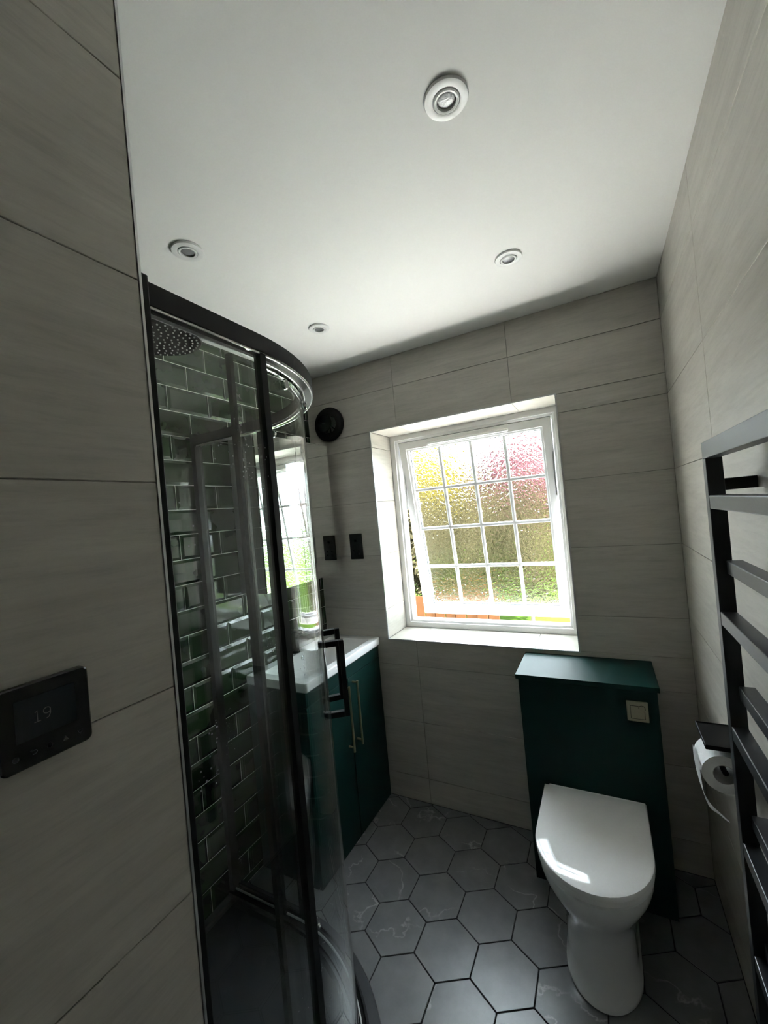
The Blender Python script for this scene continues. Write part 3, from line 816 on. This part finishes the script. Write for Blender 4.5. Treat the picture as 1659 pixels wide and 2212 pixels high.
# ================================================================== TOILET UNIT AND TOILET
TX = -0.122
unit = empty('toilet_unit', (TX, 1.86, 0), 'dark green boxed cistern cabinet behind the toilet', 'cabinet')
obj('body', rbox(-0.366, 0.120, 1.752, 1.976, 0.001, 0.833, 0.0015), 'green_paint', unit)
obj('front_panel', rbox(-0.3655, 0.1195, 1.735, 1.7515, 0.004, 0.831, 0.001), 'green_paint', unit)
obj('top_panel', rbox(-0.372, 0.126, 1.714, 1.9835, 0.8335, 0.852, 0.0015), 'green_paint', unit)
fp = obj('flush_plate', rbox(0.0175, 0.0865, 1.7265, 1.7348, 0.715, 0.789, 0.003, 2), 'plate', unit)
obj('flush_button', rbox(0.030, 0.074, 1.7250, 1.7264, 0.727, 0.7735, 0.0006, 1), 'plate', fp)
def line(x0, x1, z0, z1):
    bm = B(); box(bm, x0, x1, 1.7243, 1.7252, z0, z1); obj('button_groove', bm, 'plate_line', fp)
line(0.0295, 0.0565, 0.7730, 0.7745); line(0.0290, 0.0305, 0.7270, 0.7745); line(0.0735, 0.0750, 0.7270, 0.7560); line(0.0290, 0.0750, 0.7262, 0.7274)
bm = B()
pts = [(0.0665 + 0.0105 * math.cos(a), 1.7246, 0.7660 + 0.0105 * math.sin(a)) for a in [math.radians(-25 + 215 * i / 16) for i in range(17)]]
tube(bm, pts, 0.0008, 6); obj('button_groove', bm, 'plate_line', fp)

toilet = empty('toilet', (TX, 1.52, 0), 'white ceramic back-to-wall toilet with closed lid', 'toilet')
def dshape(w, yb, ys, yf, z, n=22, cr=0.0, p=2.0):
    """D outline: flat back at yb, straight sides to ys, rounded front to yf"""
    P = [(TX + w, yb, z), (TX + w, (yb * 2 + ys) / 3, z), (TX + w, (yb + ys * 2) / 3, z)]
    for i in range(n + 1):
        a = PI * i / n
        cx_, sy_ = math.cos(a), math.sin(a)
        P.append((TX + w * math.copysign(abs(cx_) ** (2 / p), cx_), ys - (ys - yf) * abs(sy_) ** (2 / p), z))
    P += [(TX - w, (yb + ys * 2) / 3, z), (TX - w, (yb * 2 + ys) / 3, z), (TX - w, yb, z)]
    return P
YT = 1.7345
bm = B()
loft(bm, [dshape(0.112, YT, 1.490, 1.340, 0.0006), dshape(0.114, YT, 1.490, 1.337, 0.006), dshape(0.112, YT, 1.490, 1.340, 0.016), dshape(0.106, YT, 1.490, 1.350, 0.030),
          dshape(0.104, YT, 1.490, 1.354, 0.08), dshape(0.103, YT, 1.490, 1.352, 0.15), dshape(0.106, YT, 1.490, 1.345, 0.20),
          dshape(0.116, YT, 1.488, 1.330, 0.24), dshape(0.132, YT, 1.483, 1.312, 0.275), dshape(0.150, YT, 1.478, 1.295, 0.305), dshape(0.163, YT, 1.474, 1.282, 0.335),
          dshape(0.169, YT, 1.470, 1.276, 0.362), dshape(0.170, YT, 1.468, 1.275, 0.378), dshape(0.166, YT, 1.468, 1.280, 0.3835)])
obj('pan', bm, 'ceramic', toilet, smooth=True)
YL = 1.716
bm = B(); loft(bm, [dshape(0.168, YL, 1.466, 1.276, 0.3845), dshape(0.172, YL, 1.466, 1.272, 0.388), dshape(0.172, YL, 1.466, 1.272, 0.398), dshape(0.170, YL, 1.466, 1.274, 0.4015)])
obj('seat', bm, 'lid', toilet, smooth=True)
bm = B(); loft(bm, [dshape(0.171, YL, 1.464, 1.272, 0.4030), dshape(0.1745, YL, 1.464, 1.268, 0.4065), dshape(0.1745, YL, 1.464, 1.268, 0.4155), dshape(0.1725, YL - 0.002, 1.464, 1.270, 0.4200), dshape(0.168, YL - 0.005, 1.464, 1.275, 0.4218), dshape(0.10, YL - 0.05, 1.464, 1.36, 0.4230)])
obj('lid', bm, 'lid', toilet, smooth=True)
obj('hinge_strip', rbox(TX - 0.16, TX + 0.172, YL + 0.0005, 1.7340, 0.3845, 0.414, 0.004), 'lid', toilet)

# ================================================================== TOWEL RAIL
tr = empty('towel_radiator', (0.205, 0.79, 0.44), 'anthracite ladder towel radiator with flat bars on the right wall', 'radiator')
for y0 in (1.030, 0.520):
    obj('post', rbox(0.190, 0.2175, y0, y0 + 0.025, 0.44, 1.6070, 0.0012), 'rail_black', tr)
obj('bar', rbox(0.190, 0.2175, 0.520, 1.055, 1.6075, 1.641, 0.0012), 'rail_black', tr)
for zt in (1.533, 1.300, 1.070, 0.839, 0.615):
    obj('bar', rbox(0.1905, 0.217, 0.5455, 1.0295, zt - 0.027, zt, 0.0018), 'rail_black', tr)
for zt in (1.402, 1.153, 0.898, 0.647, 0.52):
    obj('bar', rbox(0.2075, 0.2335, 0.5455, 1.0295, zt - 0.027, zt, 0.0018), 'rail_black', tr)
for y0 in (1.031, 0.521):
    for z in (1.541, 0.50):
        obj('bracket', rbox(0.218, RX - 0.0002, y0, y0 + 0.023, z, z + 0.023, 0.001), 'black', tr)
bm = B(); lathe(bm, [(0.008, 0), (0.008, 0.012), (0.005, 0.014), (0.0, 0.014)], (0.206, 1.0552, 1.6265), 'y', 16, close=False); obj('bleed_valve', bm, 'chrome', tr, smooth=True)

# ================================================================== TOILET ROLL HOLDER AND ROLL
hx0, hy0, hy1, hz = 0.173, 1.230, 1.352, 0.922
rh = empty('toilet_roll_holder', (RX, 1.29, 0.84), 'black toilet roll holder with flat shelf on the right wall behind the radiator', 'roll holder')
bm = B()
S = lambda i, z: [(hx0 + i, hy0 + i, z), (RX - 0.0005, hy0 + i, z), (RX - 0.0005, hy1 - i, z), (hx0 + i, hy1 - i, z)]
loft(bm, [S(0.001, hz - 0.011), S(0, hz - 0.010), S(0, hz - 0.0005), S(0.0008, hz), S(0.0022, hz), S(0.0030, hz - 0.0025)])
obj('shelf', bm, 'black', rh)
obj('wall_plate', rbox(RX - 0.008, RX - 0.0003, 1.315, 1.350, 0.835, 0.9105, 0.001), 'black', rh)
RC = Vector((0.2075, 1.235, 0.850))
bm = B(); tube(bm, [(RX - 0.004, 1.343, 0.858), (RC.x + 0.010, 1.343, 0.858), (RC.x, 1.338, 0.858), (RC.x, 1.24, 0.858), (RC.x, 1.226, 0.862)], 0.0065, 10); obj('spindle', bm, 'black', rh, smooth=True)
roll = empty('toilet_roll', RC, 'white toilet paper roll with a torn hanging sheet', 'toilet roll')
RR_, RK = 0.0455, 0.0235
bm = B()
seg = 44
def rring(r, y, wob=0.0): return [(RC.x + r * (1 + wob * math.sin(7 * a) * math.sin(3 * a + 1)) * math.cos(a), y, RC.z + r * (1 + wob * math.sin(7 * a) * math.sin(3 * a + 1)) * math.sin(a)) for a in [2 * PI * i / seg for i in range(seg)]]
R4 = [[bm.verts.new(p) for p in q] for q in (rring(RK, 1.238), rring(RR_, 1.238, 0.012), rring(RR_, 1.332, 0.006), rring(RK, 1.332))]
R4.append(R4[0])
for a, b in zip(R4, R4[1:]):
    for i in range(seg): bm.faces.new((a[i], a[(i + 1) % seg], b[(i + 1) % seg], b[i]))
obj('paper', bm, 'paper', roll, smooth=True)
bm = B(); R2 = []
for r in (RK - 0.0003, RK - 0.0015):
    R2 += [[bm.verts.new(p) for p in rring(r, y)] for y in ((1.2385, 1.3315) if r > RK - 0.001 else (1.3315, 1.2385))]
R2.append(R2[0])
for a, b in zip(R2, R2[1:]):
    for i in range(seg): bm.faces.new((a[i], a[(i + 1) % seg], b[(i + 1) % seg], b[i]))
obj('core', bm, 'card', roll, smooth=True)
# hanging sheet: leaves the roll on the room side, torn diagonally, end curling towards the wall
bm = B(); rows = []
prof = [(0.1605, 0.868), (0.1600, 0.850), (0.1605, 0.830), (0.1630, 0.800), (0.1680, 0.768), (0.1760, 0.738), (0.1850, 0.718), (0.1940, 0.706), (0.2030, 0.698), (0.2130, 0.688), (0.2230, 0.678)]
near = [1.240, 1.240, 1.241, 1.246, 1.262, 1.284, 1.300, 1.3125, 1.317, 1.318, 1.324]
for (x, z), yn in zip(prof, near):
    rows.append([bm.verts.new((x - 0.0004, yn + (1.330 - yn) * t, z)) for t in (0, 0.33, 0.67, 1)])
for a, b in zip(rows, rows[1:]):
    for i in range(3): bm.faces.new((a[i], a[i + 1], b[i + 1], b[i]))
bmesh.ops.solidify(bm, geom=list(bm.faces), thickness=0.0006)
obj('hanging_sheet', bm, 'paper', roll, smooth=True)

# ================================================================== THERMOSTAT
th = empty('thermostat', (LX, 0.2185, 1.3205), 'black touch-screen thermostat reading 19 on the near left wall', 'thermostat')
bm = B()
def yz_rrect(y0, y1, z0, z1, r, x): return [(x, p[0], p[1]) for p in rrect(y0, y1, z0, z1, r, 0, 6)]
loft(bm, [yz_rrect(0.1765, 0.2605, 1.3205, 1.4065, 0.006, LX + 0.0002), yz_rrect(0.1755, 0.2615, 1.3195, 1.4075, 0.007, LX + 0.004), yz_rrect(0.1755, 0.2615, 1.3195, 1.4075, 0.007, LX + 0.011), yz_rrect(0.1770, 0.2600, 1.3210, 1.4060, 0.006, LX + 0.0125)])
obj('body', bm, 'gloss_black', th, smooth=True)
xf = LX + 0.0126
bm = B(); loft(bm, [yz_rrect(0.190, 0.2465, 1.3485, 1.3925, 0.001, xf), yz_rrect(0.190, 0.2465, 1.3485, 1.3925, 0.001, xf + 0.0004)]); scr = obj('screen', bm, 'screen', th)
def ribbon(pts, w, closed=False):
    """flat line drawing on the thermostat face, pts in (y, z)"""
    bm = B(); n = len(pts); L_, R_ = [], []
    for i in range(n):
        a = pts[(i - 1) % n] if closed or i > 0 else pts[i]; b = pts[(i + 1) % n] if closed or i < n - 1 else pts[i]
        d = Vector((b[0] - a[0], b[1] - a[1])).normalized(); nn = Vector((-d.y, d.x)) * w / 2
        L_.append((pts[i][0] + nn.x, pts[i][1] + nn.y)); R_.append((pts[i][0] - nn.x, pts[i][1] - nn.y))
    def V(p, x): return bm.verts.new((x, p[0], p[1]))
    x0, x1 = xf + 0.0001, xf + 0.0006
    vl0, vr0, vl1, vr1 = [V(p, x0) for p in L_], [V(p, x0) for p in R_], [V(p, x1) for p in L_], [V(p, x1) for p in R_]
    for i in range(n if closed else n - 1):
        j = (i + 1) % n
        bm.faces.new((vl1[i], vl1[j], vr1[j], vr1[i])); bm.faces.new((vl0[i], vr0[i], vr0[j], vl0[j]))
        bm.faces.new((vl0[i], vl0[j], vl1[j], vl1[i])); bm.faces.new((vr0[i], vr1[i], vr1[j], vr0[j]))
    if not closed:
        for i in (0, n - 1): bm.faces.new((vl0[i], vl1[i], vr1[i], vr0[i]))
    return bm
def circ(cy, cz, r, a0=0, a1=360, n=22): return [(cy + r * math.cos(math.radians(a0 + (a1 - a0) * i / n)), cz + r * math.sin(math.radians(a0 + (a1 - a0) * i / n))) for i in range(n + (0 if a1 - a0 == 360 else 1))]
# digits 1 and 9 (the wall's y axis runs to the right of the reader)
obj('digit_one', ribbon([(0.2075, 1.3745), (0.2095, 1.3765), (0.2095, 1.3645)], 0.0008), 'print_dim', scr)
obj('digit_one_foot', ribbon([(0.2065, 1.3645), (0.2125, 1.3645)], 0.0008), 'print_dim', scr)
obj('digit_nine', ribbon(circ(0.2185, 1.3730, 0.0032), 0.0008, True), 'print_dim', scr)
obj('digit_nine_tail', ribbon([(0.2217, 1.3730), (0.2215, 1.3690), (0.2200, 1.3655), (0.2175, 1.3645)], 0.0008), 'print_dim', scr)
obj('ring_key', ribbon(circ(0.1885, 1.3338, 0.0027), 0.0005, True), 'print', th)
obj('back_key', ribbon([(0.2010, 1.3360), (0.2050, 1.3360)] + circ(0.2050, 1.3340, 0.0020, 90, -90, 8)[1:] + [(0.2030, 1.3320)], 0.0005), 'print', th)
obj('back_key_arrow', ribbon([(0.2026, 1.3374), (0.2010, 1.3360), (0.2026, 1.3346)], 0.0005), 'print', th)
obj('power_key', ribbon(circ(0.2185, 1.3338, 0.0025, 120, 420), 0.0005), 'print', th)
obj('power_key_bar', ribbon([(0.2185, 1.3368), (0.2185, 1.3340)], 0.0005), 'print', th)
obj('up_key', ribbon([(0.2313, 1.3318), (0.2363, 1.3318), (0.2338, 1.3360)], 0.0005, True), 'print', th)
obj('down_key', ribbon([(0.2458, 1.3358), (0.2508, 1.3358), (0.2483, 1.3316)], 0.0005, True), 'print', th)

# ================================================================== GARDEN OUTSIDE
random.seed(7)
bm = B(); box(bm, -25, 25, 2.30, 5.2, -0.35, -0.15); tag(obj('bounce_patio', bm, 'bounce_paving'), 'unseen pale slabs outside the window, added to bounce light indoors', None, None, 'structure')  # out of view; added as a pale reflector that lights the ceiling
bm = B(); box(bm, -40, 40, 5.2, 70, -0.36, -0.16); tag(obj('lawn', bm, 'lawn'), 'green lawn outside the window', None, None, 'structure')

fence = empty('garden_fence', (-2.9, 5.42, -0.16), 'low orange-brown timber board fence across the left of the garden', 'fence')
bw = 0.15
FBM = None
for i in range(30):
    x = -5.2 + i * bw
    if x > -1.45: break
    bm = rbox(x + 0.004, x + bw - 0.004, 5.40 + (0.012 if i % 2 else 0), 5.42 + (0.012 if i % 2 else 0), -0.16, 0.34, 0.004, 1)
    obj('board', bm, 'fence', fence)
for x in (-5.2, -3.4, -1.55):
    obj('post', rbox(x, x + 0.1, 5.435, 5.535, -0.16, 0.40, 0.005, 1), 'fence', fence)

def leaves(n, centre, rad, size, squash=(1, 1, 1)):
    """a crown of n small bent leaves"""
    bm = B(); c = Vector(centre)
    for _ in range(n):
        d = Vector((random.gauss(0, 1), random.gauss(0, 1), random.gauss(0, 1))).normalized()
        rr = rad * (0.45 + 0.55 * random.random() ** 0.4)
        p = c + Vector((d.x * rr * squash[0], d.y * rr * squash[1], d.z * rr * squash[2]))
        a = Vector((random.gauss(0, 1), random.gauss(0, 1), random.gauss(0, 1))).normalized()
        b = a.cross(d + Vector((0.1, 0.2, 0.3))).normalized()
        nn = a.cross(b).normalized()
        s = size * random.uniform(0.6, 1.3)
        q = [p - a * s, p + b * s * 0.45 + nn * s * 0.15, p + a * s, p - b * s * 0.45 + nn * s * 0.15]
        v = [bm.verts.new(x) for x in q]
        bm.faces.new((v[0], v[1], v[2])); bm.faces.new((v[0], v[2], v[3]))
    return bm

def tree(name, label, cat, base, crown_z, rad, n, size, mat, squash=(1, 1, 1)):
    t = empty(name, base, label, cat)
    bm = B(); tube(bm, [base, (base[0] + 0.05, base[1], (base[2] + crown_z) / 2), (base[0], base[1], crown_z)], [0.10, 0.08, 0.05], 10); obj('trunk', bm, 'bark', t, smooth=True)
    tag(obj('foliage', leaves(n, (base[0], base[1], crown_z), rad, size, squash), mat, t), None, None, None, 'stuff')
    return t
tree('leafy_tree', 'yellow-green leafy tree beyond the window, left half of the glass', 'tree', (-4.1, 9.5, -0.16), 2.15, 1.35, 5200, 0.10, 'gold_leaf', (1.05, 1, 0.75))
tree('blossom_tree', 'rose-leaved tree beyond the window, right half of the glass', 'tree', (-1.35, 9.0, -0.16), 2.05, 1.0, 4200, 0.09, 'pink_leaf', (1.05, 1, 0.85))
t = empty('ivy_hedge', (-3.0, 5.6, -0.16), 'brown-green ivy hedge beyond the left side of the window', 'hedge')
hb = B()
for i in range(9):
    sub = leaves(900, (-4.3 + i * 0.42, 6.05 + 0.1 * (i % 2), 0.95), 0.62, 0.06, (0.7, 0.45, 1.45))
    me_ = bpy.data.meshes.new('tmp'); sub.to_mesh(me_); sub.free(); hb.from_mesh(me_); bpy.data.meshes.remove(me_)
bmesh.ops.translate(hb, verts=hb.verts, vec=(0, 0.12, 0))
tag(obj('foliage', hb, 'ivy', t), None, None, None, 'stuff')
for i in range(5):
    bm = B(); tube(bm, [(-4.2 + i * 0.8, 6.1, -0.16), (-4.15 + i * 0.8, 6.05, 0.6), (-4.2 + i * 0.8, 6.1, 1.2)], [0.03, 0.025, 0.012], 8); obj('stem', bm, 'bark', t, smooth=True)

# a low bush on the right of the garden and a taller hedge along its far end
b_ = empty('garden_bush', (-1.0, 7.6, -0.16), 'round lime green bush beyond the lower right of the window', 'bush')
bm = B(); tube(bm, [(-1.0, 7.6, -0.16), (-0.98, 7.6, 0.15), (-1.0, 7.6, 0.45)], [0.04, 0.03, 0.02], 8); obj('stem', bm, 'bark', b_, smooth=True)
tag(obj('foliage', leaves(2600, (-1.0, 7.6, 0.40), 0.62, 0.07, (1.1, 0.8, 0.90)), 'lime_leaf', b_), None, None, None, 'stuff')
th_ = empty('tall_hedge', (-3.8, 15.2, -0.16), 'tall olive hedge closing the far end of the garden', 'hedge')
hb = B()
for i, x in enumerate((-8.2, -6.4, -4.6, -2.9, -1.2, 0.5)):
    y = 15.0 + 0.5 * (i % 2)
    bm = B(); tube(bm, [(x, y, -0.16), (x + 0.04, y, 0.6), (x, y, 1.4)], [0.07, 0.06, 0.04], 8); obj('stem', bm, 'bark', th_, smooth=True)
    sub = leaves(2600, (x, y, 1.25), 1.28, 0.14, (1.05, 0.7, 1.05))
    me_ = bpy.data.meshes.new('tmp'); sub.to_mesh(me_); sub.free(); hb.from_mesh(me_); bpy.data.meshes.remove(me_)
tag(obj('foliage', hb, 'olive_leaf', th_), None, None, None, 'stuff')
